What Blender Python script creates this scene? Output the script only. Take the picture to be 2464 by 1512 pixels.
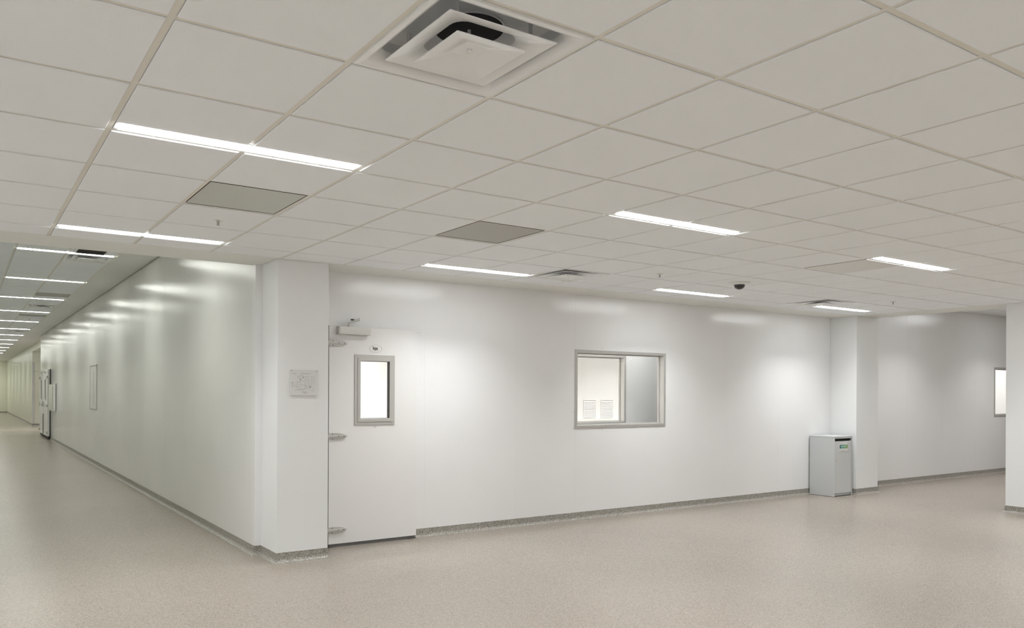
import bpy, bmesh, math, random
from mathutils import Vector, Matrix
random.seed(4)
for o in list(bpy.data.objects): bpy.data.objects.remove(o, do_unlink=True)
S = bpy.context.scene
COL = S.collection

# ------------------------------------------------------------------ camera
T = 0.6096                       # ceiling module
H = 2.68                         # main ceiling
HC = 3.35                        # corridor ceiling
HR = 3.02                        # ceiling of the room on the right
Y1, Y2, XC, XG, XR = 4.619, 5.033, 1.742, 10.85, 11.4175
F_PX, YAW, ROLL, CX, CY = 1852.2185, 0.555451, 0.0048526, 1056.889, 942.2288
cam_d = bpy.data.cameras.new('camera')
cam = bpy.data.objects.new('camera', cam_d); COL.objects.link(cam)
fwd = Vector((math.sin(YAW), math.cos(YAW), 0)); rgt = Vector((math.cos(YAW), -math.sin(YAW), 0)); up = Vector((0, 0, 1))
r2 = rgt*math.cos(ROLL) + up*math.sin(ROLL); u2 = -rgt*math.sin(ROLL) + up*math.cos(ROLL)
M = Matrix.Identity(4)
for i in range(3):
    M[i][0], M[i][1], M[i][2] = r2[i], u2[i], -fwd[i]
M.translation = Vector((-0.5536, -1.8778, 1.5179))
cam.matrix_world = M
cam_d.sensor_fit = 'HORIZONTAL'; cam_d.sensor_width = 36.0
cam_d.lens = F_PX/2464*36.0
cam_d.shift_x = (1232-CX)/2464
cam_d.shift_y = (CY-756)/2464
cam_d.clip_start = 0.05; cam_d.clip_end = 200
S.camera = cam

# ------------------------------------------------------------------ world, exposure
w = bpy.data.worlds.new('world'); S.world = w; w.use_nodes = True
w.node_tree.nodes['Background'].inputs[0].default_value = (0.8, 0.85, 0.9, 1)
w.node_tree.nodes['Background'].inputs[1].default_value = 0.05
S.view_settings.view_transform = 'Standard'; S.view_settings.look = 'None'
S.view_settings.exposure = 0.31; S.view_settings.gamma = 1.0
S.view_settings.use_curve_mapping = False
LENS = 21.0                        # glow of the lens itself
P_MAIN, P_CORR, P_RIGHT, P_BACK = 13.2, 9.0, 12.5, 26.0     # watts per 4 ft lamp
SPREAD = math.radians(112)

# ------------------------------------------------------------------ materials
def new_mat(name):
    m = bpy.data.materials.new(name); m.use_nodes = True
    nt = m.node_tree; b = nt.nodes['Principled BSDF']
    return m, nt, b
def mat(name, col, rough=0.5, metal=0.0, spec=0.5, bump=None, coat=0.0, vary=0.0):
    """bump = (scale, strength, distance)"""
    m, nt, b = new_mat(name)
    b.inputs['Base Color'].default_value = (*col, 1)
    b.inputs['Roughness'].default_value = rough; b.inputs['Metallic'].default_value = metal
    b.inputs['Specular IOR Level'].default_value = spec
    b.inputs['Coat Weight'].default_value = coat; b.inputs['Coat Roughness'].default_value = 0.15
    g = nt.nodes.new('ShaderNodeNewGeometry')
    if vary:
        n = nt.nodes.new('ShaderNodeTexNoise'); n.inputs['Scale'].default_value = 1.3; n.inputs['Detail'].default_value = 3
        nt.links.new(g.outputs['Position'], n.inputs['Vector'])
        r = nt.nodes.new('ShaderNodeValToRGB'); e = r.color_ramp.elements
        e[0].position = .3; e[0].color = (*[c*(1-vary) for c in col], 1); e[1].position = .7; e[1].color = (*[min(1, c*(1+vary)) for c in col], 1)
        nt.links.new(n.outputs['Fac'], r.inputs['Fac']); nt.links.new(r.outputs['Color'], b.inputs['Base Color'])
    if bump:
        n = nt.nodes.new('ShaderNodeTexNoise'); n.inputs['Scale'].default_value = bump[0]; n.inputs['Detail'].default_value = 2
        nt.links.new(g.outputs['Position'], n.inputs['Vector'])
        bp = nt.nodes.new('ShaderNodeBump'); bp.inputs['Strength'].default_value = bump[1]; bp.inputs['Distance'].default_value = bump[2]
        nt.links.new(n.outputs['Fac'], bp.inputs['Height']); nt.links.new(bp.outputs['Normal'], b.inputs['Normal'])
    return m
def emis(name, col, strength):
    m, nt, b = new_mat(name)
    b.inputs['Base Color'].default_value = (.9, .9, .9, 1)
    b.inputs['Emission Color'].default_value = (*col, 1); b.inputs['Emission Strength'].default_value = strength
    return m
def flake(name, cols, scale, rough, bump=0.0, rough2=None, spec=0.5):
    m, nt, b = new_mat(name)
    g = nt.nodes.new('ShaderNodeNewGeometry')
    v = nt.nodes.new('ShaderNodeTexVoronoi'); v.inputs['Scale'].default_value = scale; v.feature = 'F1'
    nt.links.new(g.outputs['Position'], v.inputs['Vector'])
    sp = nt.nodes.new('ShaderNodeSeparateColor'); nt.links.new(v.outputs['Color'], sp.inputs[0])
    r = nt.nodes.new('ShaderNodeValToRGB'); r.color_ramp.interpolation = 'CONSTANT'
    el = r.color_ramp.elements
    while len(el) < len(cols): el.new(0.5)
    for e, (p, c) in zip(el, cols): e.position = p; e.color = (*c, 1)
    nt.links.new(sp.outputs[0], r.inputs['Fac'])
    n = nt.nodes.new('ShaderNodeTexNoise'); n.inputs['Scale'].default_value = 0.9; n.inputs['Detail'].default_value = 3
    nt.links.new(g.outputs['Position'], n.inputs['Vector'])
    mx = nt.nodes.new('ShaderNodeMix'); mx.data_type = 'RGBA'; mx.blend_type = 'MULTIPLY'; mx.inputs['Factor'].default_value = 0.12
    nt.links.new(r.outputs['Color'], mx.inputs['A']); nt.links.new(n.outputs['Fac'], mx.inputs['B'])
    nt.links.new(mx.outputs['Result'], b.inputs['Base Color'])
    b.inputs['Roughness'].default_value = rough; b.inputs['Specular IOR Level'].default_value = spec
    if bump:
        n2 = nt.nodes.new('ShaderNodeTexNoise'); n2.inputs['Scale'].default_value = 110; n2.inputs['Detail'].default_value = 2
        nt.links.new(g.outputs['Position'], n2.inputs['Vector'])
        bp = nt.nodes.new('ShaderNodeBump'); bp.inputs['Strength'].default_value = bump; bp.inputs['Distance'].default_value = 0.002
        nt.links.new(n2.outputs['Fac'], bp.inputs['Height']); nt.links.new(bp.outputs['Normal'], b.inputs['Normal'])
    return m
def glass_mat(name, tint=(1, 1, 1), refl=0.12):
    m = bpy.data.materials.new(name); m.use_nodes = True; nt = m.node_tree; nt.nodes.clear()
    o = nt.nodes.new('ShaderNodeOutputMaterial'); mx = nt.nodes.new('ShaderNodeMixShader')
    t = nt.nodes.new('ShaderNodeBsdfTransparent'); t.inputs[0].default_value = (*tint, 1)
    gl = nt.nodes.new('ShaderNodeBsdfGlossy'); gl.inputs['Roughness'].default_value = 0.03
    lw = nt.nodes.new('ShaderNodeLayerWeight'); lw.inputs[0].default_value = .5
    pw = nt.nodes.new('ShaderNodeMath'); pw.operation = 'POWER'; pw.inputs[1].default_value = 5.0; nt.links.new(lw.outputs['Facing'], pw.inputs[0])
    ml = nt.nodes.new('ShaderNodeMath'); ml.operation = 'MULTIPLY_ADD'; ml.inputs[1].default_value = .85; ml.inputs[2].default_value = refl*.3; nt.links.new(pw.outputs[0], ml.inputs[0])
    nt.links.new(ml.outputs[0], mx.inputs[0]); nt.links.new(t.outputs[0], mx.inputs[1]); nt.links.new(gl.outputs[0], mx.inputs[2])
    nt.links.new(mx.outputs[0], o.inputs[0]); return m

M_PANEL = mat('white_embossed_panel', (.84, .84, .835), .09, bump=(160, .9, .0007), spec=.5, vary=.012)
M_CORRP = mat('white_corridor_panel', (.80, .80, .78), .10, bump=(160, .9, .00065), spec=.38, vary=.02)
M_PAINT = mat('white_wall_paint', (.85, .86, .855), .42, bump=(160, .1, .0008))
M_CREAM = mat('cream_corridor_paint', (.80, .80, .68), .30)
M_CHROME = mat('polished_stainless', (.80, .80, .78), .14, metal=1.0)
M_GYP = mat('white_gypsum_paint', (.87, .875, .835), .6)
M_TILE = mat('ceiling_tile_white', (.93, .96, .98), .75, bump=(190, .5, .0015), vary=.01)
M_GRID = mat('ceiling_grid_enamel', (.82, .80, .73), .45)
M_GROOVE = mat('ceiling_groove', (.30, .29, .26), .7)
M_FLOOR = flake('epoxy_flake_floor', [(0, (.20, .17, .14)), (.10, (.33, .283, .233)), (.40, (.385, .333, .28)), (.70, (.35, .31, .265)), (.86, (.46, .415, .362))], 230, .25, bump=.12)
M_BASE = flake('epoxy_flake_base', [(0, (.09, .085, .075)), (.16, (.31, .29, .25)), (.50, (.44, .415, .365)), (.78, (.23, .215, .185)), (.87, (.66, .64, .60))], 250, .35, bump=.1)
M_STEEL = mat('brushed_stainless', (.60, .59, .565), .34, metal=.55)
M_ALU = mat('satin_aluminium', (.63, .62, .59), .38, metal=.55)
M_HINGE = mat('grey_cast_metal', (.56, .55, .52), .35, metal=.35)
M_DARK = mat('dark_rubber', (.025, .025, .025), .6)
M_GREY = mat('grey_rubber', (.13, .13, .125), .5)
M_BLACK = mat('duct_black', (.012, .012, .012), .8)
M_THROAT = mat('duct_grey_metal', (.72, .735, .75), .45, metal=.2)
M_DIFF = mat('diffuser_white_enamel', (.88, .895, .895), .22, coat=.3)
M_BIN = mat('grey_bin_enamel', (.62, .64, .645), .38)
M_BINF = mat('grey_bin_front', (.60, .61, .60), .40)
M_DOOR = mat('white_door_skin', (.83, .825, .81), .24, bump=(120, .4, .0018))
M_INK = mat('black_ink', (.05, .05, .05), .5)
M_INKL = mat('faded_ink', (.30, .30, .30), .6)
M_PAPER = mat('white_print_sheet', (.74, .74, .73), .3)
M_WHITE = mat('white_plastic', (.85, .85, .83), .35)
M_GRILLE = None
M_GLASS = glass_mat('window_glass')
M_GLASSG = mat('painted_greenish_pane', (.70, .735, .68), .12)  # opaque pale green coloured in for the lit room behind the pane
M_LENS = emis('lamp_lens_lit', (.965, .985, 1.0), LENS)
M_LENSC = emis('corridor_lamp_lens_lit', (.975, 1.0, .925), LENS)
M_LENSR = emis('right_lamp_lens_lit', (.965, .985, 1.0), LENS)
M_LENSB = emis('added_back_lamp_lit', (1.0, .99, .97), LENS)
M_DOME = mat('smoked_dome', (.02, .02, .02), .06, coat=.6)

def perforated(name, col, hole):
    m, nt, b = new_mat(name)
    g = nt.nodes.new('ShaderNodeNewGeometry'); mp = nt.nodes.new('ShaderNodeVectorMath'); mp.operation = 'SCALE'; mp.inputs['Scale'].default_value = 160
    nt.links.new(g.outputs['Position'], mp.inputs[0])
    fr = nt.nodes.new('ShaderNodeVectorMath'); fr.operation = 'FRACTION'; nt.links.new(mp.outputs[0], fr.inputs[0])
    sb = nt.nodes.new('ShaderNodeVectorMath'); sb.operation = 'SUBTRACT'; sb.inputs[1].default_value = (.5, .5, .5); nt.links.new(fr.outputs[0], sb.inputs[0])
    mu = nt.nodes.new('ShaderNodeVectorMath'); mu.operation = 'MULTIPLY'; mu.inputs[1].default_value = (1, 1, 0); nt.links.new(sb.outputs[0], mu.inputs[0])
    ln = nt.nodes.new('ShaderNodeVectorMath'); ln.operation = 'LENGTH'; nt.links.new(mu.outputs[0], ln.inputs[0])
    lt = nt.nodes.new('ShaderNodeMath'); lt.operation = 'LESS_THAN'; lt.inputs[1].default_value = .30; nt.links.new(ln.outputs['Value'], lt.inputs[0])
    mx = nt.nodes.new('ShaderNodeMix'); mx.data_type = 'RGBA'; mx.inputs['A'].default_value = (*col, 1); mx.inputs['B'].default_value = (*hole, 1)
    nt.links.new(lt.outputs[0], mx.inputs['Factor']); nt.links.new(mx.outputs['Result'], b.inputs['Base Color'])
    b.inputs['Roughness'].default_value = .45
    return m
M_PERF = perforated('perforated_grey_metal', (.58, .57, .53), (.12, .12, .11))
M_PERFG = perforated('perforated_pale_metal', (.68, .71, .66), (.40, .42, .38))

# ------------------------------------------------------------------ mesh helpers
class MB:
    def __init__(s): s.v = []; s.f = []; s.m = []; s.mats = []
    def mi(s, m):
        if m not in s.mats: s.mats.append(m)
        return s.mats.index(m)
    def face(s, pts, m):
        i = len(s.v); s.v += [tuple(p) for p in pts]; s.f.append(tuple(range(i, i+len(pts)))); s.m.append(s.mi(m))
    def box(s, x0, x1, y0, y1, z0, z1, m):
        i = len(s.v)
        s.v += [(x, y, z) for z in (z0, z1) for y in (y0, y1) for x in (x0, x1)]
        k = s.mi(m)
        for f in ((0, 2, 3, 1), (4, 5, 7, 6), (0, 1, 5, 4), (2, 6, 7, 3), (0, 4, 6, 2), (1, 3, 7, 5)):
            s.f.append(tuple(i+a for a in f)); s.m.append(k)
        return s
    def prism(s, poly, axis, a, b, m):
        """extrude a 2D polygon along axis (0,1,2) from a to b"""
        def P(p, t):
            q = [0, 0, 0]; o = [j for j in range(3) if j != axis]; q[o[0]] = p[0]; q[o[1]] = p[1]; q[axis] = t; return tuple(q)
        i = len(s.v); n = len(poly)
        s.v += [P(p, a) for p in poly]+[P(p, b) for p in poly]; k = s.mi(m)
        s.f.append(tuple(range(i+n-1, i-1, -1))); s.m.append(k); s.f.append(tuple(range(i+n, i+2*n))); s.m.append(k)
        for j in range(n):
            jj = (j+1) % n; s.f.append((i+j, i+jj, i+n+jj, i+n+j)); s.m.append(k)
        return s
    def lathe(s, prof, c, m, axis=2, n=32, sc=(1, 1)):
        """prof = [(r, h)...] around c along axis"""
        i = len(s.v); k = s.mi(m); o = [j for j in range(3) if j != axis]
        for r, h in prof:
            for a in range(n):
                t = 2*math.pi*a/n; q = [0, 0, 0]
                q[o[0]] = c[o[0]]+r*sc[0]*math.cos(t); q[o[1]] = c[o[1]]+r*sc[1]*math.sin(t); q[axis] = c[axis]+h
                s.v.append(tuple(q))
        for p in range(len(prof)-1):
            for a in range(n):
                b = (a+1) % n
                s.f.append((i+p*n+a, i+p*n+b, i+(p+1)*n+b, i+(p+1)*n+a)); s.m.append(k)
        if prof[0][0] > 1e-6: s.f.append(tuple(i+a for a in range(n))[::-1]); s.m.append(k)
        if prof[-1][0] > 1e-6: s.f.append(tuple(i+(len(prof)-1)*n+a for a in range(n))); s.m.append(k)
        return s
    def ring(s, a, b, m):
        """quad band between two 4-point loops"""
        for j in range(4):
            jj = (j+1) % 4; s.face([a[j], a[jj], b[jj], b[j]], m)
    def bar(s, p, q, r, m, n=8):
        p = Vector(p); q = Vector(q); d = (q-p).normalized()
        a = d.cross(Vector((0, 0, 1)) if abs(d.z) < .9 else Vector((1, 0, 0))).normalized(); b = d.cross(a)
        i = len(s.v); k = s.mi(m)
        for c in (p, q):
            for t in range(n):
                an = 2*math.pi*t/n; s.v.append(tuple(c+a*r*math.cos(an)+b*r*math.sin(an)))
        for t in range(n):
            u = (t+1) % n; s.f.append((i+t, i+u, i+n+u, i+n+t)); s.m.append(k)
        s.f.append(tuple(range(i+n-1, i-1, -1))); s.m.append(k); s.f.append(tuple(range(i+n, i+2*n))); s.m.append(k)
        return s
    def build(s, name, parent=None, bevel=0, smooth=False, loc=None):
        me = bpy.data.meshes.new(name); me.from_pydata(s.v, [], s.f)
        for m in s.mats: me.materials.append(m)
        for p, k in zip(me.polygons, s.m): p.material_index = k
        bm = bmesh.new(); bm.from_mesh(me); bmesh.ops.remove_doubles(bm, verts=bm.verts, dist=1e-6)
        bmesh.ops.recalc_face_normals(bm, faces=bm.faces); bm.to_mesh(me); bm.free()
        if smooth:
            for p in me.polygons: p.use_smooth = True
            me.set_sharp_from_angle(angle=math.radians(40))
        o = bpy.data.objects.new(name, me); COL.objects.link(o)
        if parent is not None: o.parent = parent
        if loc is not None: o.location = loc
        if bevel:
            b = o.modifiers.new('bevel', 'BEVEL'); b.width = bevel; b.segments = 2; b.limit_method = 'ANGLE'
        return o
def struct(o, label=None, cat=None):
    o['kind'] = 'structure'
    if label: o['label'] = label
    if cat: o['category'] = cat
    return o
def tag(o, label, cat, group=None):
    o['label'] = label; o['category'] = cat
    if group: o['group'] = group
    return o
def thing(name, loc, label, cat, group=None):
    o = bpy.data.objects.new(name, None); COL.objects.link(o); o.location = loc; o.empty_display_size = .1
    return tag(o, label, cat, group)
def copy_tree(o, loc, label, group=None):
    c = o.copy(); COL.objects.link(c); c.location = loc; c['label'] = label
    if group: c['group'] = group
    for ch in o.children:
        d = ch.copy(); COL.objects.link(d); d.parent = c
        for g in ch.children:
            e = g.copy(); COL.objects.link(e); e.parent = d
    return c
def slab_openings(mb, axis, a0, a1, u0, u1, z0, z1, ops, m):
    """wall slab, thickness a0..a1 on axis, spanning u0..u1, with rectangular openings (u0,u1,z0,z1)"""
    us = sorted({u0, u1, *[o[0] for o in ops], *[o[1] for o in ops]}); zs = sorted({z0, z1, *[o[2] for o in ops], *[o[3] for o in ops]})
    solid = {}
    for i in range(len(us)-1):
        for j in range(len(zs)-1):
            cu, cz = (us[i]+us[i+1])/2, (zs[j]+zs[j+1])/2
            solid[i, j] = not any(o[0] < cu < o[1] and o[2] < cz < o[3] for o in ops)
    def P(u, z, t): return (u, t, z) if axis == 1 else (t, u, z)
    for (i, j), ok in solid.items():
        if not ok: continue
        A, B, Cc, D = us[i], us[i+1], zs[j], zs[j+1]
        mb.face([P(A, Cc, a0), P(B, Cc, a0), P(B, D, a0), P(A, D, a0)], m); mb.face([P(A, Cc, a1), P(A, D, a1), P(B, D, a1), P(B, Cc, a1)], m)
        for di, dj, e in ((-1, 0, [(A, Cc), (A, D)]), (1, 0, [(B, Cc), (B, D)]), (0, -1, [(A, Cc), (B, Cc)]), (0, 1, [(A, D), (B, D)])):
            if not solid.get((i+di, j+dj), False):
                mb.face([P(*e[0], a0), P(*e[1], a0), P(*e[1], a1), P(*e[0], a1)], m)

# ------------------------------------------------------------------ floor
XMIN, YMIN = -3.25, -6.6
YEND = 54.9
mb = MB(); mb.box(XMIN-.2, 20.2, YMIN-.2, YEND+.2, -.12, 0, M_FLOOR)
struct(mb.build('floor'), 'beige and grey speckled glossy epoxy flake floor', 'floor')

# ------------------------------------------------------------------ ceilings
def tile_ceiling(name, x0, x1, y0, y1, z, ox, oy, skip=(), cuts=(), label='', gy=.0137):
    """tegular tiles hanging 8 mm below a grid; skip = cells left open; cuts = lamp slots (i0,i1,row,depth)"""
    mb = MB(); g = .0137
    i0, i1 = math.floor((x0-ox)/T), math.ceil((x1-ox)/T); j0, j1 = math.floor((y0-oy)/T), math.ceil((y1-oy)/T)
    for i in range(i0, i1):
        for j in range(j0, j1):
            if (i, j) in skip: continue
            a, b = max(ox+i*T+g, x0+.006), min(ox+(i+1)*T-g, x1-.006); c, d = max(oy+j*T+gy, y0+.006), min(oy+(j+1)*T-gy, y1-.006)
            for (k0, k1, row, dep) in cuts:
                if row == j+1 and k0 <= i < k1: d = oy+(j+1)*T-dep-.004
            if b-a < .02 or d-c < .02: continue
            e = .003
            mb.box(a, b, c, d, z+e, z+.016, M_TILE)
            mb.face([(a+e, c+e, z), (b-e, c+e, z), (b-e, d-e, z), (a+e, d-e, z)], M_TILE)
            mb.ring([(a, c, z+e), (b, c, z+e), (b, d, z+e), (a, d, z+e)], [(a+e, c+e, z), (b-e, c+e, z), (b-e, d-e, z), (a+e, d-e, z)], M_TILE)
    # grid bars, cut where lamps lie across them
    zb0, zb1 = z+.0065, z+.030
    for i in range(i0, i1+1):
        x = ox+i*T
        if not (x0-.001 <= x <= x1+.001): continue
        segs = [(y0, y1)]
        for (k0, k1, row, dep) in cuts:
            if k0 < i < k1:
                yy1 = oy+row*T-.012; yy0 = oy+row*T-dep; ns = []
                for s0, s1 in segs:
                    if yy0 > s0 and yy1 < s1: ns += [(s0, yy0), (yy1, s1)]
                    else: ns.append((s0, s1))
                segs = ns
        for s0, s1 in segs: mb.box(max(x-.012, x0), min(x+.012, x1), s0, s1, zb0-.0004, zb1, M_GRID)
    for j in range(j0, j1+1):
        y = oy+j*T
        if gy < .01: continue
        if y0-.001 <= y <= y1+.001: mb.box(x0, x1, max(y-.012, y0), min(y+.012, y1), zb0, zb1, M_GRID)
    # wall angle around the edge
    for (a, b, c, d) in ((x0, x1, y0, y0+.012), (x0, x1, y1-.012, y1), (x0, x0+.012, y0, y1), (x1-.012, x1, y0, y1)): mb.box(a, b, c, d, z+.004, z+.03, M_GRID)
    # deck above
    mb.box(x0, x1, y0, y1, z+.30, z+.34, M_GRID)
    return struct(mb.build(name), label, 'ceiling')

LAMP_DEP = .122
rows_main = [7, 3, -1, -5, -9]; cols_main = [-5, 0, 5, 10, 15]
main_cuts = [(c, c+2, r, LAMP_DEP) for r in rows_main for c in cols_main]
main_skip = {(1, 0), (7, 6), (14, 6), (1, 4), (4, 4), (10, 3)}
tile_ceiling('ceiling', XMIN, XG, YMIN, Y1, H, 0, 0, main_skip, main_cuts, 'white suspended ceiling of square tiles over the wide room')
CY0 = 9.56; COX = .03
NC = 16
corr_rows = [-5+5*k for k in range(NC)]+[73]  # last row is an extra lamp added to brighten the end wall
corr_cuts = [(0, 2, r, LAMP_DEP) for r in corr_rows]
corr_skip = {(1, 0), (1, 12), (1, 26), (1, 8), (1, 16), (1, 24)}
tile_ceiling('ceiling.001', -.62, COX+2*T+.012, 5.12, YEND, HC, COX, CY0, corr_skip, corr_cuts, 'higher tiled ceiling running down the long corridor', .0012)
RX0, RY0 = XR+.1, 0.05
right_rows = [6, 2, -2, -6]; right_cols = [3, 8]
RIX = 12.08-3*T
right_cuts = [(c, c+2, r, LAMP_DEP) for r in right_rows for c in right_cols]
tile_ceiling('ceiling.002', XR+.1, 20.0, YMIN, Y2, HR, RIX, .29, {(9, 6)}, right_cuts, 'tiled ceiling of the area past the far right opening')

# plain gypsum margin between the grid and the walls, with the header faces up to the higher ceilings
mb = MB()
mb.box(XMIN, XC+.1, Y1, Y2+.07, H, H+.05, M_GYP)
mb.box(XC+.1, XR, Y1, Y2+.0, H, H+.05, M_GYP)
mb.box(XG, XR, YMIN, Y1, H, H+.05, M_GYP)
mb.box(COX+2*T+.012, XC+.2, Y2+.07, YEND, HC, HC+.05, M_GYP); mb.box(-.62, XC, Y2+.02, Y2+.07, H+.05, HC+.1, M_GYP)
mb.box(XR-.05, XR, YMIN, Y2, H+.05, HR+.1, M_GYP)
mb.box(XMIN, -.62, Y2+.0, Y2+.07, 0, H, M_PAINT)
struct(mb.build('ceiling_margin'), 'pale plain gypsum ceiling margin along walls and openings', 'ceiling')

# ------------------------------------------------------------------ walls
WIN = (5.655, 7.145, 1.112, 1.998)
DOOR = (2.52, 3.40, 0.0, 2.09)
WIN3 = (16.235, 17.72, 1.112, 2.0)
mb = MB(); slab_openings(mb, 1, Y2, Y2+.10, XC+.0, 20.0, 0, HC, [WIN, DOOR, WIN3], M_PANEL)
struct(mb.build('wall_back'), 'long white embossed panel wall with the door and window', 'wall')
# corridor panel wall (right side of the corridor); opening near its far end
WIN4 = (14.79, 15.69, 1.14, 2.0)
mb = MB(); slab_openings(mb, 0, XC, XC+.10, Y2+.10, 27.7, 0, HC, [WIN4], M_CORRP)
struct(mb.build('wall_corridor_right'), 'glossy white panel wall receding along the corridor', 'wall')
mb = MB()
XF = 1.95
mb.box(XF, XF+.15, 34.3, YEND, 0, HC, M_CREAM)
mb.box(XF, XF+.15, 27.7, 34.3, 3.10, HC, M_CREAM)
mb.box(XF+.15, 3.6, 34.3, 34.45, 0, HC, M_CREAM)
struct(mb.build('wall_corridor_far'), 'far stretch of corridor wall past the side opening', 'wall')
mb = MB(); mb.box(-.7, 3.0, YEND, YEND+.1, 0, HC, M_CREAM); struct(mb.build('wall_corridor_end'), 'cream wall closing the far end of the corridor', 'wall')
mb = MB(); mb.box(-.72, -.62, Y2+.07, YEND, 0, HC+.1, M_PAINT); struct(mb.build('wall_corridor_left'), 'left wall of the corridor, outside the photo', 'wall')
mb = MB(); mb.box(XMIN-.1, XMIN, YMIN, Y2+.07, 0, H+.3, M_PAINT); struct(mb.build('wall_left'), 'left wall of the wide room, outside the photo', 'wall')
mb = MB(); mb.box(XMIN-.1, 20.1, YMIN-.1, YMIN, 0, HC, M_PAINT); struct(mb.build('wall_front'), 'wall behind the viewpoint, outside the photo', 'wall')
mb = MB(); mb.box(20.0, 20.1, YMIN, 8.6, 0, HC, M_PAINT); struct(mb.build('wall_right'), 'far right wall, outside the photo', 'wall')

# columns
mb = MB(); mb.box(1.803, 2.289, Y1, Y2-.001, 0, H, M_PAINT); struct(mb.build('column', bevel=.003), 'smooth white square column left of the door, evacuation plan on it', 'column')
mb = MB(); mb.box(XG-.02, XR, Y1, Y2-.001, 0, H, M_PAINT); struct(mb.build('column.001', bevel=.003), 'smooth white square column behind the grey bin', 'column')
mb = MB(); mb.box(XG, XR, 2.14, 2.688, 0, H, M_PAINT); struct(mb.build('column.002', bevel=.003), 'white column cut by the right edge of the photo', 'column')

# seams: thin H-trims over the panel joints
mb = MB()
for x in (3.556, 4.745, 8.338, 9.53, 13.07, 14.27, 15.468):
    mb.box(x-.0022, x+.0022, Y2-.0008, Y2, .088, H+.3 if x > XR else H, M_PANEL)
mb.box(5.636-.0022, 5.636+.0022, Y2-.0008, Y2, 2.03, H, M_PANEL); mb.box(5.636-.0022, 5.636+.0022, Y2-.0008, Y2, .088, 1.08, M_PANEL)
struct(mb.build('trim_1'), 'thin vertical joint strips on the long white wall', 'trim')
mb = MB()
ys = [5.27, 6.465, 7.66]+[7.66+1.2*k for k in range(1, 6)]
for y in ys:
    if 14.6 < y < 15.8:
        mb.box(XC-.002, XC, y-.003, y+.003, 2.03, HC, M_CORRP); mb.box(XC-.002, XC, y-.003, y+.003, .088, 1.1, M_CORRP); continue
    mb.box(XC-.0004, XC, y-.001, y+.001, .088, HC, M_CORRP)
struct(mb.build('trim_2'), 'thin vertical joint strips on the corridor wall', 'trim')

mb = MB(); mb.box(XC-.010, XC-.0005, Y2+.10, 27.69, HC-.012, HC-.001, mat('painted_gap_shadow', (.42, .41, .36), .6))  # grey strip coloured as the shade in the gap under the ceiling
struct(mb.build('trim_4'), 'thin strip coloured as the shadow gap between corridor wall and ceiling', 'trim')

# ------------------------------------------------------------------ coved baseboards
def cove(mb, pts, m=M_BASE):
    """pts: floor polyline, room side on the left hand when walking along it"""
    prof = [(0.0, .088), (.005, .088), (.005, .036)]
    for k in range(1, 7):
        a = math.pi/2*k/6; prof.append((.005+.032*(1-math.cos(a)), .036-.034*math.sin(a)+0.0))
    prof.append((.038, 0.0003)); prof.append((0, 0))
    n = len(pts); P = [Vector((p[0], p[1])) for p in pts]
    nor = []
    for i in range(n-1):
        d = (P[i+1]-P[i]).normalized(); nor.append(Vector((-d.y, d.x)))
    loops = []
    for i in range(n):
        if i == 0: o = nor[0]
        elif i == n-1: o = nor[-1]
        else:
            a, b = nor[i-1], nor[i]; o = (a+b)/(1+a.dot(b))
        loops.append([(P[i].x+o.x*r, P[i].y+o.y*r, z) for r, z in prof])
    for i in range(n-1):
        for k in range(len(prof)-1): mb.face([loops[i][k], loops[i+1][k], loops[i+1][k+1], loops[i][k+1]], m)
    mb.face(loops[0], m); mb.face(loops[-1][::-1], m)
mb = MB(); cove(mb, [(10.82, Y2), (3.445, Y2)]); struct(mb.build('baseboard_back'), 'speckled grey cove base along the long white wall', 'baseboard')
mb = MB(); cove(mb, [(2.289, Y1), (1.803, Y1), (1.803, Y2), (XC, Y2), (XC, 24.1)]); struct(mb.build('baseboard_corridor'), 'speckled cove base round the left column and down the corridor', 'baseboard')
mb = MB(); cove(mb, [(20.0, Y2), (XR, Y2), (XR, Y1), (XG-.02, Y1), (XG-.02, Y2)]); struct(mb.build('baseboard_right'), 'speckled cove base round the column behind the bin and beyond', 'baseboard')
mb = MB(); cove(mb, [(XR, 2.14), (XG, 2.14), (XG, 2.688), (XR, 2.688), (XR, 2.14)]); struct(mb.build('baseboard_column'), 'speckled cove base of the right edge column', 'baseboard')
mb = MB(); cove(mb, [(3.5, 34.3), (XF, 34.3), (XF, YEND), (-.6, YEND)]); struct(mb.build('baseboard_far'), 'dark cove base at the far end of the corridor', 'baseboard')

# ------------------------------------------------------------------ rooms behind the walls
mb = MB(); slab_openings(mb, 1, 5.73, 5.83, 4.25, 12.0, 0, 2.95, [WIN], M_PAINT)
struct(mb.build('wall_inner'), 'grey inner wall seen through the main window', 'wall')
mb = MB(); mb.box(XC+.1, 20, 8.52, 8.62, 0, 2.95, M_PAINT)
struct(mb.build('wall_back_room'), 'bright white wall of the room behind the windows', 'wall')
mb = MB(); mb.box(8.0, 11.0, 8.46, 8.52, .90, 1.035, M_WHITE); struct(mb.build('trim_3'), 'pale horizontal rail on the bright room wall', 'trim')
mb = MB(); mb.box(XC+.1, 20, Y2+.1, 8.52, 2.95, 3.0, M_GYP); struct(mb.build('ceiling_back_room'), 'white ceiling of the bright room behind the wall', 'ceiling')
mb = MB(); mb.box(XC+.1, 4.4, 8.62, 27.7, 2.95, 3.0, M_GYP); mb.box(4.4, 4.5, 8.62, 27.8, 0, 3, M_PAINT); mb.box(XC+.1, 4.5, 27.7, 27.8, 0, HC, M_PAINT)
mb.box(2.55, 4.4, 20.0, 20.1, 0, 2.95, M_PAINT)
struct(mb.build('wall_inner_corridor'), 'pale inner walls seen through the corridor window', 'wall')
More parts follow.
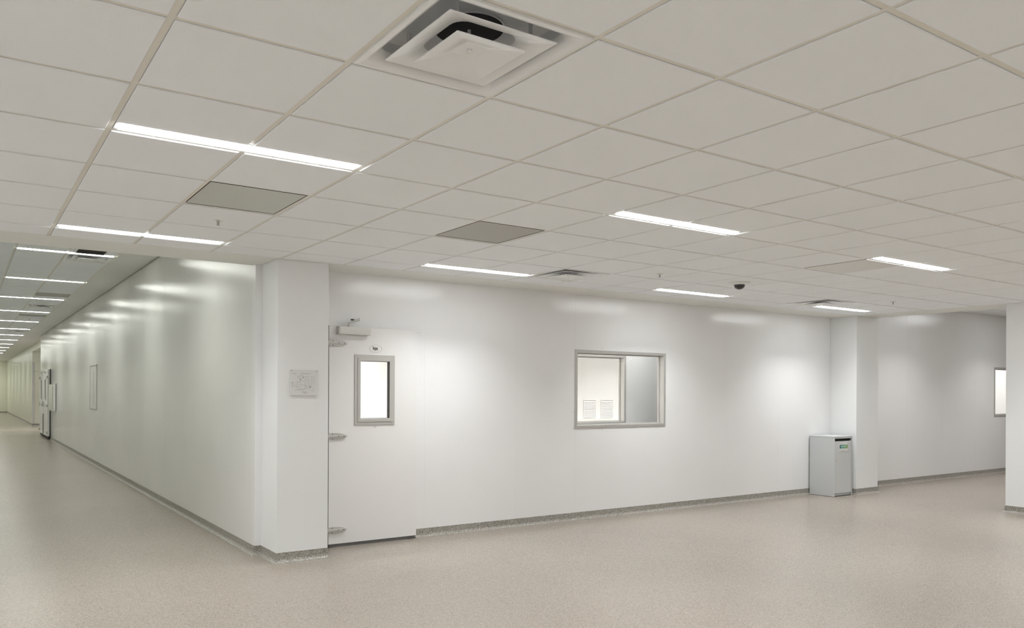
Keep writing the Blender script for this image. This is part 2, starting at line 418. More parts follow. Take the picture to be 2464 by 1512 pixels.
mb = MB(); mb.box(3.6, 3.7, 27.8, 34.45, 0, HC, M_PAINT); mb.box(XF, 3.7, 27.7, 34.45, HC, HC+.05, M_GYP); struct(mb.build('wall_side_passage'), 'end wall of the side passage off the corridor', 'wall')

# ------------------------------------------------------------------ linear lamps
def light_data(name, col, watts):
    ld = bpy.data.lights.new(name, 'AREA'); ld.shape = 'RECTANGLE'; ld.size = 2*T-.07; ld.size_y = .066
    ld.energy = watts; ld.color = col; ld.spread = SPREAD; return ld
def make_lamp(loc, lens, label, group, col, watts):
    """origin: left end, on the grid line, at the ceiling face"""
    t = thing('ceiling_lamp', loc, label, 'ceiling lamp', group)
    L = 2*T; q = .0045
    mb = MB(); x0, x1, y0, y1 = .014, L-.014, -.120, -.014
    a0, a1, b0, b1 = x0+.018, x1-.018, y0+.017, y1-.020
    mb.ring([(x0, y0, q), (x1, y0, q), (x1, y1, q), (x0, y1, q)], [(a0, b0, q), (a1, b0, q), (a1, b1, q), (a0, b1, q)], M_DIFF)
    mb.ring([(a0, b0, q), (a1, b0, q), (a1, b1, q), (a0, b1, q)], [(a0, b0, .012), (a1, b0, .012), (a1, b1, .012), (a0, b1, .012)], M_DIFF)
    mb.ring([(x0, y0, q), (x1, y0, q), (x1, y1, q), (x0, y1, q)], [(x0, y0, .09), (x1, y0, .09), (x1, y1, .09), (x0, y1, .09)], M_DIFF)
    mb.face([(x0, y0, .09), (x1, y0, .09), (x1, y1, .09), (x0, y1, .09)], M_DIFF)
    mb.build('housing', t)
    mb = MB(); mb.box(a0+.001, a1-.001, b0+.001, b1-.001, -.0020, .010, lens)
    mb.build('diffuser_lens', t)
    lo = bpy.data.objects.new('lamp_light', light_data('lamp_light', col, watts)); COL.objects.link(lo); lo.parent = t
    lo.location = (L/2, (b0+b1)/2, -.0030)
    return t
row_words = {7: 'nearest the back wall', 3: 'in the second row from the back wall', -1: 'in the third row, above the viewpoint', -5: 'in the fourth row, behind the viewpoint', -9: 'in the last row, behind the viewpoint'}
col_words = {-5: 'one left of the photo', 0: 'leftmost in view', 5: 'second from the left', 10: 'third from the left', 15: 'fourth from the left'}
spec_lab = {(7, 0): 'white linear lamp in the tiles just before the corridor opening, leftmost', (3, 0): 'largest white linear lamp, upper left, beside the greenish panel',
            (7, 5): 'white linear lamp above the wall right of the door, beside a vent', (3, 5): 'white linear lamp in mid ceiling right of the dark grille',
            (7, 10): 'white linear lamp over the main window, beside the dome camera', (3, 10): 'white linear lamp at right in mid ceiling, by the flat panel',
            (7, 15): 'small white linear lamp near the column behind the bin', (3, 15): 'linear lamp just cut off by the right photo edge'}
lamp0 = None
for r in rows_main:
    for c in cols_main:
        loc = (c*T, r*T, H)
        lab = spec_lab.get((r, c), 'linear lamp %s, %s' % (row_words[r], col_words[c]))
        if lamp0 is None: lamp0 = make_lamp(loc, M_LENS, lab, 'linear lamps of the wide room', (.975, .99, 1.0), P_MAIN)
        else: copy_tree(lamp0, loc, lab, 'linear lamps of the wide room')
ords = ['first', 'second', 'third', 'fourth', 'fifth', 'sixth', 'seventh', 'eighth', 'ninth', 'tenth', 'eleventh', 'twelfth', 'thirteenth', 'fourteenth', 'fifteenth', 'added sixteenth', 'seventeenth', 'eighteenth']
lampc = None
for k, r in enumerate(corr_rows):
    loc = (COX, CY0+r*T, HC)
    lab = 'corridor lamp hidden above the header, before the visible ones' if k == 0 else '%s bright linear lamp down the corridor ceiling' % ords[k-1]
    if lampc is None: lampc = make_lamp(loc, M_LENSC, lab, 'linear lamps of the corridor', (.98, 1.0, .90), P_CORR)
    else: copy_tree(lampc, loc, lab, 'linear lamps of the corridor')
lampr = None
for r in right_rows:
    for c in right_cols:
        loc = (RIX+c*T, .29+r*T, HR)
        lab = 'linear lamp past the right opening, %s row %s column' % (ords[right_rows.index(r)], 'near' if c == 3 else 'far')
        if lampr is None: lampr = make_lamp(loc, M_LENSR, lab, 'linear lamps past the right opening', (1.0, .985, .98), P_RIGHT)
        else: copy_tree(lampr, loc, lab, 'linear lamps past the right opening')
lampb = None  # unseen lamps added to brighten the rooms behind the walls
for i, (x, y, z) in enumerate([(2.4, 6.9, 2.95), (4.6, 6.9, 2.95), (7.0, 7.2, 2.95), (9.2, 7.2, 2.95), (11.0, 7.2, 2.95), (13.5, 6.9, 2.95), (16.3, 6.9, 2.95), (2.4, 12.5, 2.95), (2.4, 17.5, 2.95), (2.4, 24., 2.95), (2.2, 31.0, 3.35), (2.6, 5.9, 2.95), (3.0, 7.9, 2.95), (18.4, 6.6, 2.95)]):
    lab = '%s unseen lamp added to light the rooms behind the panel walls' % ords[i]
    if lampb is None:
        lampb = make_lamp((x, y, z-.013), M_LENSB, lab, 'added lamps behind the walls', (1.0, .99, .98), P_BACK)
    else: copy_tree(lampb, (x, y, z-.013), lab, 'added lamps behind the walls')

make_lamp((6.3, 5.52, 2.937), emis('added_cavity_lamp_lit', (1, .99, .97), 12.0), 'unseen lamp added to brighten the narrow space behind the main window', 'added lamps behind the walls', (1.0, .99, .97), 6.5)  # unseen lamp added to brighten the inner wall behind the window

# ------------------------------------------------------------------ square cone diffusers
def sq(h, z, c=(T/2, T/2)): return [(c[0]-h, c[1]-h, z), (c[0]+h, c[1]-h, z), (c[0]+h, c[1]+h, z), (c[0]-h, c[1]+h, z)]
def sqr(h, z, r, n=5):
    """rounded square loop"""
    out = []
    for cx_, cy_, a0 in ((h-r, h-r, 0), (-(h-r), h-r, 90), (-(h-r), -(h-r), 180), (h-r, -(h-r), 270)):
        for k in range(n+1):
            a = math.radians(a0+90*k/n); out.append((T/2+cx_+r*math.cos(a), T/2+cy_+r*math.sin(a), z))
    return out
def loft(mb, loops, m):
    for A, B in zip(loops[:-1], loops[1:]):
        n = len(A)
        for j in range(n):
            jj = (j+1) % n; mb.face([A[j], A[jj], B[jj], B[j]], m)
def make_diffuser(loc, label):
    t = thing('ceiling_vent', loc, label, 'ceiling vent', 'square cone air diffusers')
    mb = MB()                                            # outer flange with flared throat
    loft(mb, [sqr(.2955, .0062, .002), sqr(.2955, -.002, .002), sqr(.280, -.002, .004), sqr(.262, .004, .02), sqr(.250, .022, .05), sqr(.247, .045, .08)], M_DIFF)
    mb.build('outer_frame', t, smooth=True)
    mb = MB()                                            # grey plenum box and round black duct
    loft(mb, [sqr(.247, .045, .08), sqr(.242, .078, .08)], M_THROAT)
    mb.face(sqr(.242, .078, .08), M_THROAT)
    mb.build('plenum', t, smooth=True)
    mb = MB(); mb.lathe([(.124, 0), (.124, -.004), (.118, -.004)], (T/2, T/2, .0775), M_THROAT)
    mb.lathe([(.118, -.0042), (.118, -.0048)], (T/2, T/2, .0775), M_BLACK); mb.build('duct_opening', t, smooth=True)
    mb = MB()                                            # middle cone
    loft(mb, [sqr(.212, .000, .003), sqr(.211, -.003, .003), sqr(.184, .002, .012), sqr(.155, .012, .04), sqr(.128, .028, .05), sqr(.126, .028, .05), sqr(.153, .015, .04), sqr(.183, .006, .012), sqr(.212, .000, .003)], M_DIFF)
    for sx, sy in ((-1, -1), (1, 1), (-1, 1), (1, -1)):
        px, py = T/2+sx*.150, T/2+sy*.150
        mb.box(px-.004, px+.004, py-.010, py+.010, .03, .078, M_THROAT)
    mb.build('middle_cone', t, smooth=True)
    mb = MB()                                            # inner pan with raised middle and small cap
    loft(mb, [sqr(.137, -.016, .003), sqr(.137, -.020, .003), sqr(.098, -.010, .006), sqr(.052, .004, .02), sqr(.050, .006, .02)], M_DIFF)
    mb.face(sqr(.050, .006, .02), M_DIFF)
    loft(mb, [sqr(.137, -.016, .003), sqr(.100, -.006, .006), sqr(.054, .010, .02)], M_DIFF)
    mb.lathe([(.010, .006), (.010, -.001), (.006, -.004), (0, -.004)], (T/2, T/2, 0), M_DIFF, n=16)
    mb.bar((T/2, T/2, .008), (T/2, T/2, .076), .006, M_THROAT)
    mb.build('inner_pan', t, smooth=True)
    return t
d0 = make_diffuser((1*T, 0, H), 'large square white air diffuser with black duct at the top edge')
copy_tree(d0, (7*T, 6*T, H), 'square ceiling diffuser above the main window, right of the lamp')
copy_tree(d0, (14*T, 6*T, H), 'small dark looking diffuser by the farthest lamp at right')
copy_tree(d0, (COX+T, CY0, HC), 'first square diffuser beyond the first corridor lamp')
copy_tree(d0, (COX+T, CY0+12*T, HC), 'second square diffuser down the corridor')
copy_tree(d0, (COX+T, CY0+26*T, HC), 'third and farthest diffuser down the corridor')
copy_tree(d0, (RIX+9*T, .29+6*T, HR), 'diffuser past the right opening close to the wall')

# dark slotted return just in front of the first corridor lamp
t = thing('return_vent', (.727, CY0-T+.02, HC), 'black rectangular ceiling vent behind the first corridor lamp', 'ceiling vent')
mb = MB(); mb.ring([(-.012, 0, -.012), (.355, 0, -.012), (.355, .42, -.012), (-.012, .42, -.012)], [(0, .012, -.012), (.343, .012, -.012), (.343, .408, -.012), (0, .408, -.012)], M_DIFF)
mb.ring([(-.012, 0, -.012), (.355, 0, -.012), (.355, .42, -.012), (-.012, .42, -.012)], [(-.012, 0, 0), (.355, 0, 0), (.355, .42, 0), (-.012, .42, 0)], M_DIFF)
mb.build('frame', t)
mb = MB(); mb.box(.0, .343, .012, .408, -.010, -.004, M_BLACK); mb.build('opening', t)

# ------------------------------------------------------------------ return grilles and flat panel
def make_grille(loc, m, label, group=None, gap=.004):
    t = thing('return_grille', loc, label, 'return grille', group)
    mb = MB(); g = .016
    a, b = g, T-g
    mb.ring([(a, a, .004), (b, a, .004), (b, b, .004), (a, b, .004)], [(a+gap, a+gap, .004), (b-gap, a+gap, .004), (b-gap, b-gap, .004), (a+gap, b-gap, .004)], M_GRID)
    mb.ring([(a+gap, a+gap, .004), (b-gap, a+gap, .004), (b-gap, b-gap, .004), (a+gap, b-gap, .004)], [(a+gap, a+gap, .02), (b-gap, a+gap, .02), (b-gap, b-gap, .02), (a+gap, b-gap, .02)], M_DARK)
    mb.build('frame', t)
    mb = MB(); mb.box(a+gap+.003, b-gap-.003, a+gap+.003, b-gap-.003, .006, .012, m); mb.build('perforated_face', t)
    return t
g1 = make_grille((4*T, 4*T, H), M_PERF, 'dark grey perforated square grille in the middle of the ceiling', 'perforated return grilles')
make_grille((1*T, 4*T, H), M_PERFG, 'pale greenish square panel below the largest lamp', 'perforated return grilles')
copy_tree(g1, (COX+T, CY0+8*T, HC), 'first grey return grille down the corridor ceiling', 'perforated return grilles')
copy_tree(g1, (COX+T, CY0+16*T, HC), 'second grey return grille down the corridor ceiling', 'perforated return grilles')
copy_tree(g1, (COX+T, CY0+24*T, HC), 'third grey return grille far down the corridor ceiling', 'perforated return grilles')
t = thing('access_panel', (10*T, 3*T, H), 'smooth flat metal ceiling panel left of the right lamp', 'access panel')
mb = MB(); mb.box(.017, T-.017, .017, T-.017, .0, .006, mat('flat_panel_enamel', (.74, .73, .69), .35)); mb.build('panel_face', t)
mb = MB(); mb.box(.013, T-.013, .013, T-.013, .005, .012, M_DARK); mb.build('painted_gap_shade', t)  # dark sheet whose rim is coloured as shade round the panel

# ------------------------------------------------------------------ sprinklers and dome camera
def make_sprinkler(loc, label):
    t = thing('sprinkler', loc, label, 'sprinkler', 'ceiling sprinklers')
    mb = MB(); mb.lathe([(.032, .002), (.032, -.001), (.027, -.006), (.020, -.004), (.018, .002)], (0, 0, 0), M_WHITE, n=24); mb.build('escutcheon', t, smooth=True)
    mb = MB(); mb.lathe([(.009, .0), (.009, -.014), (.006, -.018)], (0, 0, 0), M_HINGE, n=12)
    mb.bar((-.009, 0, -.012), (-.006, 0, -.034), .0018, M_HINGE); mb.bar((.009, 0, -.012), (.006, 0, -.034), .0018, M_HINGE)
    mb.build('body', t, smooth=True)
    mb = MB(); mb.bar((0, 0, -.016), (0, 0, -.032), .0022, M_DARK); mb.build('bulb', t)
    mb = MB(); mb.lathe([(.0, -.033), (.013, -.034), (.013, -.036), (0, -.037)], (0, 0, 0), M_HINGE, n=16); mb.build('deflector', t, smooth=True)
    return t
s0 = make_sprinkler((1.526*T, 5.553*T, H), 'white ceiling sprinkler below the greenish panel at left')
copy_tree(s0, (8.6*T, 5.55*T, H), 'small sprinkler above the main window')
copy_tree(s0, (15.47*T, 5.51*T, H), 'tiny sprinkler near the far right opening')
for k, y in enumerate((12.33, 16.80, 20.77, 25.26)):
    copy_tree(s0, (.94, y, HC), '%s sprinkler down the corridor' % ords[k])
t = thing('dome_camera', (10.536*T, 5.515*T, H), 'dark security dome camera in a white ring on the ceiling', 'security camera')
mb = MB(); mb.lathe([(.106, .0), (.106, -.003), (.112, -.004), (.112, -.008), (.100, -.012), (.066, -.020), (.058, -.022), (.058, 0)], (0, 0, 0), M_WHITE, n=40); mb.build('mounting_ring', t, smooth=True)
mb = MB(); mb.lathe([(.056, -.016), (.056, -.026)]+[(.056*math.cos(a*math.pi/20), -.026-.046*math.sin(a*math.pi/20)) for a in range(1, 11)], (0, 0, 0), M_DOME, n=40); mb.build('dome', t, smooth=True)

# ------------------------------------------------------------------ windows
def frame_rect(mb, u0, u1, z0, z1, wd, d0, d1, m, axis=1):
    """mitred rectangular frame: outer u0..u1,z0..z1, face width wd, depth d0..d1"""
    def P(u, z, t): return (u, t, z) if axis == 1 else (t, u, z)
    def loop(e, t): return [P(u0+e, z0+e, t), P(u1-e, z0+e, t), P(u1-e, z1-e, t), P(u0+e, z1-e, t)]
    b = .004
    s = 1 if d1 > d0 else -1
    L = [loop(0, d1), loop(0, d0+s*b), loop(b, d0), loop(wd-b, d0), loop(wd, d0+s*b), loop(wd, d1), loop(0, d1)]
    for A, B in zip(L[:-1], L[1:]): mb.ring(A, B, m)
def make_window(name, x0, x1, z0, z1, y, label, depth=.10, caps=(), axis=1, pane_m=M_GLASS, flush=False):
    t = thing(name, (x0, y, z0) if axis == 1 else (y, x0, z0), label, 'window'); t['kind'] = 'structure'
    W, Hh = x1-x0, z1-z0
    mb = MB(); frame_rect(mb, 0, W, 0, Hh, .036, -.012, .004, M_STEEL, axis); frame_rect(mb, .022, W-.022, .022, Hh-.022, .014, .0, depth, M_STEEL, axis)
    frame_rect(mb, .036, W-.036, .036, Hh-.036, .010, depth*.62, depth*.74, M_HINGE, axis)
    mb.build('window_frame', t)
    mb = MB()
    if flush and axis == 0: mb.box(-.006, -.003, .036, W-.036, .036, Hh-.036, pane_m); mb.box(-.008, -.006, W*.46, W*.50, .036, Hh-.15, M_STEEL)  # steel bar drawn on the pane for a mullion's reflection
    elif axis == 1: mb.box(.04, W-.04, depth*.66, depth*.70, .04, Hh-.04, pane_m)
    else: mb.box(depth*.66, depth*.70, .04, W-.04, .04, Hh-.04, pane_m)
    mb.build('window_pane', t)
    for (cx_, cz_) in caps:
        mb = MB()
        c = (cx_-x0, -.0, cz_-z0) if axis == 1 else (0, cx_-x0, cz_-z0)
        mb.lathe([(.013, 0), (.013, -.002), (.008, -.0035), (0, -.004)], c, M_PANEL, axis=1 if axis == 1 else 0, n=16)
        mb.build('screw_cap', t, smooth=True)
    return t
caps1 = [(6.083, 2.050), (6.715, 2.055), (7.200, 1.818), (7.196, 1.292), (6.714, 1.065), (6.082, 1.058), (5.600, 1.291), (5.597, 1.832)]
make_window('window_1', 5.628, 7.170, 1.086, 2.022, Y2, 'main stainless framed window in the long wall', caps=caps1)
make_window('window_2', 5.628, 7.170, 1.086, 2.022, 5.73, 'second steel window frame seen through the main window')
make_window('window_3', 16.21, 17.75, 1.086, 2.030, Y2, 'window partly hidden by the right edge column', caps=[(16.18, 1.83), (16.18, 1.30), (16.70, 2.06), (16.70, 1.055)])
w4 = make_window('window_4', 14.75, 15.73, 1.11, 2.03, XC, 'narrow looking window in the corridor wall', axis=0, pane_m=M_GLASSG, flush=True)
# thin white bars drawn for the curved reflection line in the window film
mb = MB()
pts = []
for x, z in [(6.007, 1.939), (6.13, 1.911), (6.27, 1.889), (6.411, 1.88), (6.519, 1.89), (6.599, 1.908), (6.642, 1.93), (6.664, 1.956)]: pts.append((x, Y2+.060, z))
for p, q in zip(pts[:-1], pts[1:]): mb.bar(p, q, .0013, M_WHITE, 6)
tag(mb.build('film_reflection_line'), 'thin curved white bar drawn for a reflection in the main window film', 'drawn reflection')

# louvred grilles on the bright room wall, seen through both windows
def make_louvre(loc, label):
    t = thing('wall_louvre', loc, label, 'wall grille', 'white louvred wall grilles')
    mb = MB(); frame_rect(mb, 0, .305, 0, .33, .014, -.014, .0, M_WHITE); mb.build('frame', t)
    for k in range(11):
        z = .03+k*.0265; mb = MB()
        mb.prism([(-.012, z-.008), (-.010, z-.010), (-.001, z+.010), (-.003, z+.012)], 0, .014, .291, M_WHITE); mb.build('louvre_slat', t)
    mb = MB(); mb.box(.012, .293, -.002, 0, .012, .318, M_HINGE); mb.build('backing', t)
    return t
l0 = make_louvre((8.945, 8.52, 1.05), 'left white louvred grille seen through the main window')
copy_tree(l0, (9.368, 8.52, 1.05), 'right white louvred grille seen through the main window')

# ------------------------------------------------------------------ the cold-room style door
YD = 4.985
t = thing('door_1', (2.465, Y2, 0), 'white panel door with a small window and strap hinges', 'door'); t['kind'] = 'structure'
def L(x): return x-2.465
def Yy(y): return y-Y2
mb = MB(); slab_openings(mb, 1, Yy(YD), -.004, -.009, L(3.432), .034, 2.147, [(L(2.755), L(3.140), 1.215, 1.845)], M_DOOR); mb.build('door_leaf', t)
mb = MB(); mb.box(-.006, L(3.428), Yy(YD)+.006, -.004, .004, .036, M_GREY); mb.box(-.024, -.0095, Yy(YD)+.010, -.004, .006, 2.150, M_DARK); mb.box(-.02, L(3.42), Yy(YD)+.012, -.004, 2.147, 2.1495, M_HINGE); mb.build('gasket', t)
fr = MB(); frame_rect(fr, L(2.723), L(3.172), 1.181, 1.877, .034, Yy(YD)-.010, Yy(YD), M_HINGE); frame_rect(fr, L(2.753), L(3.142), 1.211, 1.847, .034, Yy(YD)-.018, Yy(YD)+.036, M_HINGE)
fo = fr.build('window_frame', t)
mb = MB(); frame_rect(mb, L(2.783), L(3.111), 1.243, 1.817, .006, Yy(YD)-.012, Yy(YD)+.034, M_DARK); mb.build('glazing_gasket', fo)
mb = MB(); mb.box(L(2.789), L(3.105), Yy(YD)+.004, Yy(YD)+.008, 1.249, 1.811, M_GLASS); mb.build('window_pane', fo)
# strap hinges
for z in (1.983, 1.079, .170):
    h = MB(); a, b, y0 = -.020, L(2.637), Yy(YD)
    top_ = [(a, z+.020), (a+.02, z+.032), (a+.085, z+.034), (a+.15, z+.024), (b-.006, z+.010), (b, z+.004), (b, z-.008), (b-.008, z-.016), (a+.15, z-.028), (a+.085, z-.036), (a+.02, z-.034), (a, z-.022)]
    h.prism([(p[0], p[1]) for p in top_], 1, y0-.012, y0, M_HINGE)
    h.box(a-.004, b+.001, y0-.020, y0-.010, z-.012, z+.010, M_HINGE)
    ho = h.build('hinge', t, bevel=.003)
    for (sx, sz, sy) in ((a+.045, z+.022, .013), (a+.105, z+.0, .021), (a+.163, z+.0, .021), (a+.045, z-.024, .013)):
        mb = MB(); mb.lathe([(.0045, -sy+.001), (.0045, -sy-.001), (0, -sy-.0015)], (sx, y0, sz), M_INK, axis=1, n=12); mb.build('screw', ho)
# closer
mb = MB(); mb.box(L(2.541), L(2.872), Yy(YD)-.062, Yy(YD), 2.066, 2.142, M_ALU); co = mb.build('door_closer', t, bevel=.004)
mb = MB(); mb.box(L(2.530), L(2.541), Yy(YD)-.060, Yy(YD), 2.066, 2.142, M_HINGE); mb.build('closer_end_cap', co)
mb = MB(); yb = Yy(YD)-.03
mb.lathe([(.014, 0), (.014, .012), (.009, .014), (.009, .040)], (L(2.648), yb, 2.142), M_HINGE, n=14)
mb.bar((L(2.648), yb, 2.178), (L(2.668), yb, 2.188), .007, M_HINGE); mb.bar((L(2.668), yb, 2.188), (L(2.768), yb+.01, 2.212), .006, M_HINGE)
mb.build('closer_arm', co, smooth=True)
mb = MB(); mb.box(L(2.672), L(2.700), yb-.008, yb+.010, 2.206, 2.220, M_DARK); mb.bar((L(2.700), yb+.004, 2.213), (L(2.764), yb+.025, 2.228), .0045, M_ALU)
mb.box(L(2.756), L(2.772), yb, Yy(Y2), 2.208, 2.216, M_HINGE); mb.bar((L(2.768), yb+.02, 2.212), (L(2.771), yb+.02, 2.240), .004, M_HINGE)
mb.build('forearm_link', co, smooth=True)
# badge
mb = MB(); mb.lathe([(1, 0), (1, -.0015)], (L(2.957), Yy(YD), 1.940), M_DOOR, axis=1, n=48, sc=(.069, .039)); bo = mb.build('badge', t)
mb = MB(); n = 48
for k in range(n):
    a, b = 2*math.pi*k/n, 2*math.pi*(k+1)/n
    e = lambda an, f: (L(2.957)+.069*f*math.cos(an), Yy(YD)-.0022, 1.940+.039*f*math.sin(an))
    mb.face([e(a, 1), e(b, 1), e(b, .955), e(a, .955)], M_INKL)
mb.build('badge_outline', bo)
def text_mesh(name, body, size, loc, m, parent, extr=.0004, bold=0.0, spacing=1.0, rot=(math.pi/2, 0, 0)):
    cu = bpy.data.curves.new(name, 'FONT'); cu.body = body; cu.size = size; cu.align_x = 'CENTER'; cu.align_y = 'CENTER'; cu.extrude = extr; cu.offset = bold; cu.space_character = spacing
    tmp = bpy.data.objects.new('tmp', cu); COL.objects.link(tmp); bpy.context.view_layer.update()
    me = bpy.data.meshes.new_from_object(tmp.evaluated_get(bpy.context.evaluated_depsgraph_get())); bpy.data.objects.remove(tmp, do_unlink=True); bpy.data.curves.remove(cu)
    me.materials.clear(); me.materials.append(m)
    o = bpy.data.objects.new(name, me); COL.objects.link(o); o.parent = parent; o.location = loc; o.rotation_euler = rot; return o
text_mesh('lettering', 'kps', .046, (L(2.952), Yy(YD)-.0022, 1.944), M_INK, bo, bold=.0010, spacing=.88)
mb = MB(); mb.box(L(2.954), L(2.987), Yy(YD)-.0024, Yy(YD)-.0016, 1.9225, 1.9250, M_INKL); mb.build('underline', bo)
text_mesh('door_number', 'K22', .017, (L(2.951), Yy(YD)-.0012, 1.158), M_INKL, t)
mb = MB(); mb.box(L(3.432), L(3.50), Yy(Y2)-.004, -.0001, 2.125, 2.128, M_HINGE); mb.box(L(3.432), L(3.444), -.010, -.0001, .09, 2.147, M_DOOR); mb.build('door_jamb', t)

# ------------------------------------------------------------------ evacuation plan on the column
t = thing('evacuation_plan', (1.915, Y1, 1.475), 'clear mounted evacuation floor plan sheet on the left column', 'wall sign')
mb = MB(); mb.box(0, .272, -.010, -.006, 0, .230, M_PAPER); mb.box(.006, .266, -.006, 0, .006, .224, M_WHITE); mb.build('sheet', t, bevel=.001)
for px in (.016, .252):
    mb = MB(); mb.lathe([(.0035, -.010), (.0035, -.013), (0, -.0135)], (px, 0, .219), M_GREY, axis=1, n=12); mb.build('fixing_stud', t)
mb = MB()
def ln(x0, z0, x1, z1, w_=.0011): mb.box(min(x0, x1)-w_/2, max(x0, x1)+w_/2, -.0106, -.0100, min(z0, z1)-w_/2, max(z0, z1)+w_/2, M_INKL)
def S_(px, py): return (px-530)/1110*.272, .230-(py-300)/940*.230
def seg(a, b, c, d, w_=.0011):
    p, q = S_(a, b), S_(c, d); ln(p[0], p[1], q[0], q[1], w_)
for a in ((835, 550, 1490, 550), (835, 550, 835, 600), (835, 620, 1270, 620), (940, 630, 940, 1000), (1110, 630, 1110, 1000), (860, 1005, 1290, 1005), (795, 740, 795, 960), (795, 740, 940, 740), (795, 960, 860, 960), (860, 960, 860, 1005), (1380, 550, 1380, 860), (1490, 550, 1490, 790), (1380, 790, 1490, 790), (1270, 620, 1270, 1000), (1110, 700, 1270, 700), (1110, 780, 1270, 780), (1110, 860, 1380, 860), (1110, 930, 1340, 930), (940, 850, 1110, 850), (1380, 690, 1490, 690), (740, 1030, 1090, 1035), (1440, 830, 1440, 1080), (795, 830, 940, 830), (1020, 550, 1020, 620), (1340, 860, 1340, 1000)): seg(*a)
mb.build('plan_lines', t)
mb = MB()
for a in ((940, 437, 1320, 437, .0024), (640, 430, 775, 430, .0013), (610, 460, 795, 460, .0013), (880, 507, 1055, 507, .0018), (840, 582, 945, 582, .0018), (800, 750, 910, 750, .0016), (800, 905, 905, 905, .0018), (1170, 563, 1215, 563, .002), (1120, 595, 1145, 595, .0015), (1410, 595, 1450, 595, .0018), (1410, 657, 1450, 657, .0018), (1180, 672, 1225, 672, .0013), (1320, 672, 1350, 672, .0013), (975, 718, 1055, 718, .0013), (1190, 748, 1220, 748, .0015), (1010, 905, 1040, 905, .0013), (1135, 915, 1165, 915, .0016), (1190, 935, 1250, 935, .0014), (1115, 975, 1175, 975, .0018), (1045, 1110, 1205, 1110, .0022), (1040, 1135, 1200, 1135, .0011), (1060, 1155, 1175, 1155, .0015), (650, 777, 740, 777, .0012), (650, 808, 685, 808, .0012), (650, 850, 745, 850, .0012), (650, 885, 770, 885, .0014), (650, 930, 740, 930, .0012), (1340, 1060, 1430, 1060, .0012)): seg(*a)
mb.build('text_lines', t)
mb = MB()
for px, py, w_, h_ in ((933, 665, .0065, .0085), (616, 768, .005, .007), (1052, 575, .004, .010), (616, 808, .004, .004), (616, 850, .004, .003), (622, 888, .005, .004), (612, 932, .003, .003), (1018, 1110, .003, .006), (1160, 875, .006, .005), (1318, 930, .007, .010)):
    x, z = S_(px, py); mb.box(x-w_/2, x+w_/2, -.0108, -.0101, z-h_/2, z+h_/2, M_INK)
mb.build('plan_symbols', t)

# ------------------------------------------------------------------ grey recycling bin
BX, BY, BW, BD, BH = 10.278, 4.627, .462, .385, .885
t = thing('waste_bin', (BX, BY, 0), 'tall grey metal cabinet bin standing against the column', 'waste bin')
mb = MB()
mb.box(0, .014, 0, BD, .004, BH-.003, M_BIN); mb.box(BW-.014, BW, 0, BD, .004, BH-.003, M_BIN); mb.box(.014, BW-.014, BD-.01, BD, .03, BH-.003, M_BIN); mb.box(.014, BW-.014, .01, BD-.01, .05, .06, M_BIN)
mb.build('body', t, bevel=.0015)
mb = MB(); mb.box(-.002, BW+.002, -.003, BD+.002, BH-.016, BH, M_BIN); mb.box(.014, BW-.014, .0, .02, BH-.034, BH-.016, M_BIN); mb.build('top', t, bevel=.002)
mb = MB(); mb.box(.014, BW-.014, .028, .034, .78, BH-.034, M_BLACK); mb.build('slot_shade_sheet', t)  # black sheet coloured as the shade inside the slot
mb = MB(); mb.box(.017, BW-.024, .002, .020, .050, .812, M_BINF); do = mb.build('bin_door', t, bevel=.002)
mb = MB(); mb.box(.014, BW-.014, .03, .04, .008, .046, M_BIN); mb.build('plinth', t)
mb = MB(); mb.lathe([(.009, 0), (.009, -.006), (.006, -.009), (0, -.009)], (.040, .002, .538), M_STEEL, axis=1, n=20); mb.box(.038, .042, -.0085, -.0070, .533, .543, M_DARK); mb.build('lock', do, smooth=True)
mb = MB()
for k in range(26): mb.box(BW-.024, BW-.016, -.001, .004, .07+k*.0285, .07+k*.0285+.020, M_HINGE)
mb.build('piano_hinge', do)
mb = MB(); lx0, lx1, lz0, lz1 = L(0)*0+.135, .338, .662, .790
mb.box(lx0, lx1, -.0006, .002, lz0, lz1, M_PAPER); lo = mb.build('label_sticker', do)
mb = MB()
tl = [(.030, .20, .19), (.05, .27, .24), (.08, .30, .22), (.16, .36, .16), (.22, .40, .14), (.24, .42, .14)]
for k, c in enumerate(tl):
    mm = mat('label_green_%s' % 'abcdef'[k], c, .4)
    a = lx0+(lx1-lx0)*k/6; b = lx0+(lx1-lx0)*(k+1)/6; mb.box(a, b, -.0009, 0, .704, .757, mm)
bo2 = mb.build('colour_band', lo)
M_TEALT = mat('pale_print', (.55, .75, .68), .4)
mb = MB(); mb.box(lx0+.02, lx1-.035, -.0012, -.0008, .738, .744, M_TEALT); mb.box(lx0+.03, lx1-.04, -.0012, -.0008, .727, .734, M_TEALT); mb.box(lx0+.02, lx0+.10, -.0012, -.0008, .712, .715, M_TEALT); mb.build('band_print', lo)
mb = MB(); mb.box(lx0+.022, lx0+.030, -.001, -.0005, .768, .774, M_INK); mb.box(lx0+.035, lx0+.085, -.001, -.0005, .769, .772, M_INKL); mb.box(lx0+.03, lx0+.05, -.001, -.0005, .690, .692, M_INKL)
mb.box(lx0+.03, lx0+.15, -.001, -.0005, .680, .6815, M_INKL); mb.box(lx0+.03, lx0+.13, -.001, -.0005, .672, .6735, M_INKL); mb.build('small_print', lo)

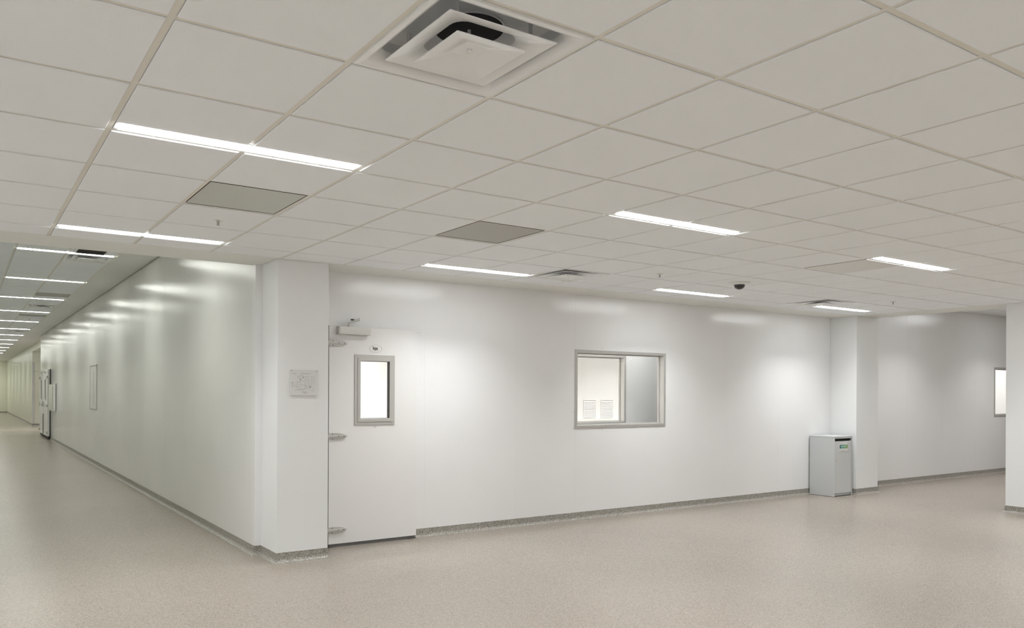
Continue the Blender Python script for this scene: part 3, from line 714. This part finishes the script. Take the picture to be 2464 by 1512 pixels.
# ------------------------------------------------------------------ corridor: double door, steel cabinet, corner guard
DY0, DY1, DX = 24.10, 26.90, 1.655
t = thing('door_2', (XC, DY0, 0), 'pale double door set on the corridor wall far down', 'door'); t['kind'] = 'structure'
mid = (DY1-DY0)/2
for k, (a, b) in enumerate(((0.03, mid-.01), (mid+.01, DY1-DY0-.03))):
    va, vb = a+(b-a)*.5-.14, a+(b-a)*.5+.14
    mb = MB(); slab_openings(mb, 0, DX-XC, -.028, a, b, .10, 2.12, [(va, vb, 1.22, 1.82)], M_DOOR); lf = mb.build('door_leaf', t)
    mb = MB(); frame_rect(mb, va-.04, vb+.04, 1.18, 1.86, .045, DX-XC-.010, DX-XC+.02, M_STEEL, 0); mb.box(-.05, -.045, va, vb, 1.22, 1.82, M_DARK); mb.build('window_frame', lf)
    hy = a+.12 if k == 0 else b-.12
    for z in (1.90, 1.03, .22):
        mb = MB(); mb.prism([(hy-.13, z-.03), (hy+.13, z-.045), (hy+.13, z+.045), (hy-.13, z+.03)], 0, DX-XC-.03, DX-XC, M_HINGE); mb.build('hinge', lf)
    mb = MB(); cy_ = (a+b)/2; mb.box(DX-XC-.045, DX-XC, cy_-.17, cy_+.17, 2.03, 2.08, M_ALU); mb.bar((DX-XC-.03, cy_, 2.08), (DX-XC-.16, cy_+.45, 2.13), .010, M_HINGE); mb.build('door_closer', lf)
mb = MB(); mb.box(DX-XC-.06, DX-XC, mid-.14, mid-.04, .98, 1.14, M_STEEL); mb.box(DX-XC-.08, DX-XC-.06, mid-.20, mid-.06, 1.04, 1.07, M_STEEL); mb.build('door_handle', t)
mb = MB(); mb.box(DX-XC-.02, DX-XC, mid-.045, mid-.03, .12, .75, M_GREY); mb.build('bolt_rod', t)
mb = MB(); mb.box(-.028, -.002, .025, .06, .03, 2.14, M_DARK); mb.box(-.06, -.002, .02, DY1-DY0-.02, .02, .10, M_DARK); mb.box(-.028, -.002, DY1-DY0-.06, DY1-DY0-.01, .02, 2.14, M_DARK); mb.build('gasket', t)
t = thing('steel_wall_cabinet', (XC, 22.55, .90), 'shiny stainless box frame on the corridor wall before the double door', 'wall cabinet')
mb = MB(); mb.box(-.085, -.0005, 0, 1.15, 0, .77, M_CHROME); mb.build('housing', t, bevel=.006)
mb = MB(); mb.box(-.095, -.085, .05, 1.10, .04, .73, M_CHROME); mb.build('cabinet_door', t, bevel=.004)
mb = MB(); mb.box(-.014, -.0005, -.010, 0, -.01, .79, M_GREY); mb.build('side_edge', t)
t = thing('corner_guard', (XF, 34.3, .10), 'tall stainless corner guard on the far corridor corner', 'corner guard')
mb = MB(); mb.box(-.008, .085, -.008, -.002, 0, 2.55, M_CHROME); mb.box(-.008, -.002, -.002, .085, 0, 2.55, M_CHROME); mb.build('guard_angle', t)
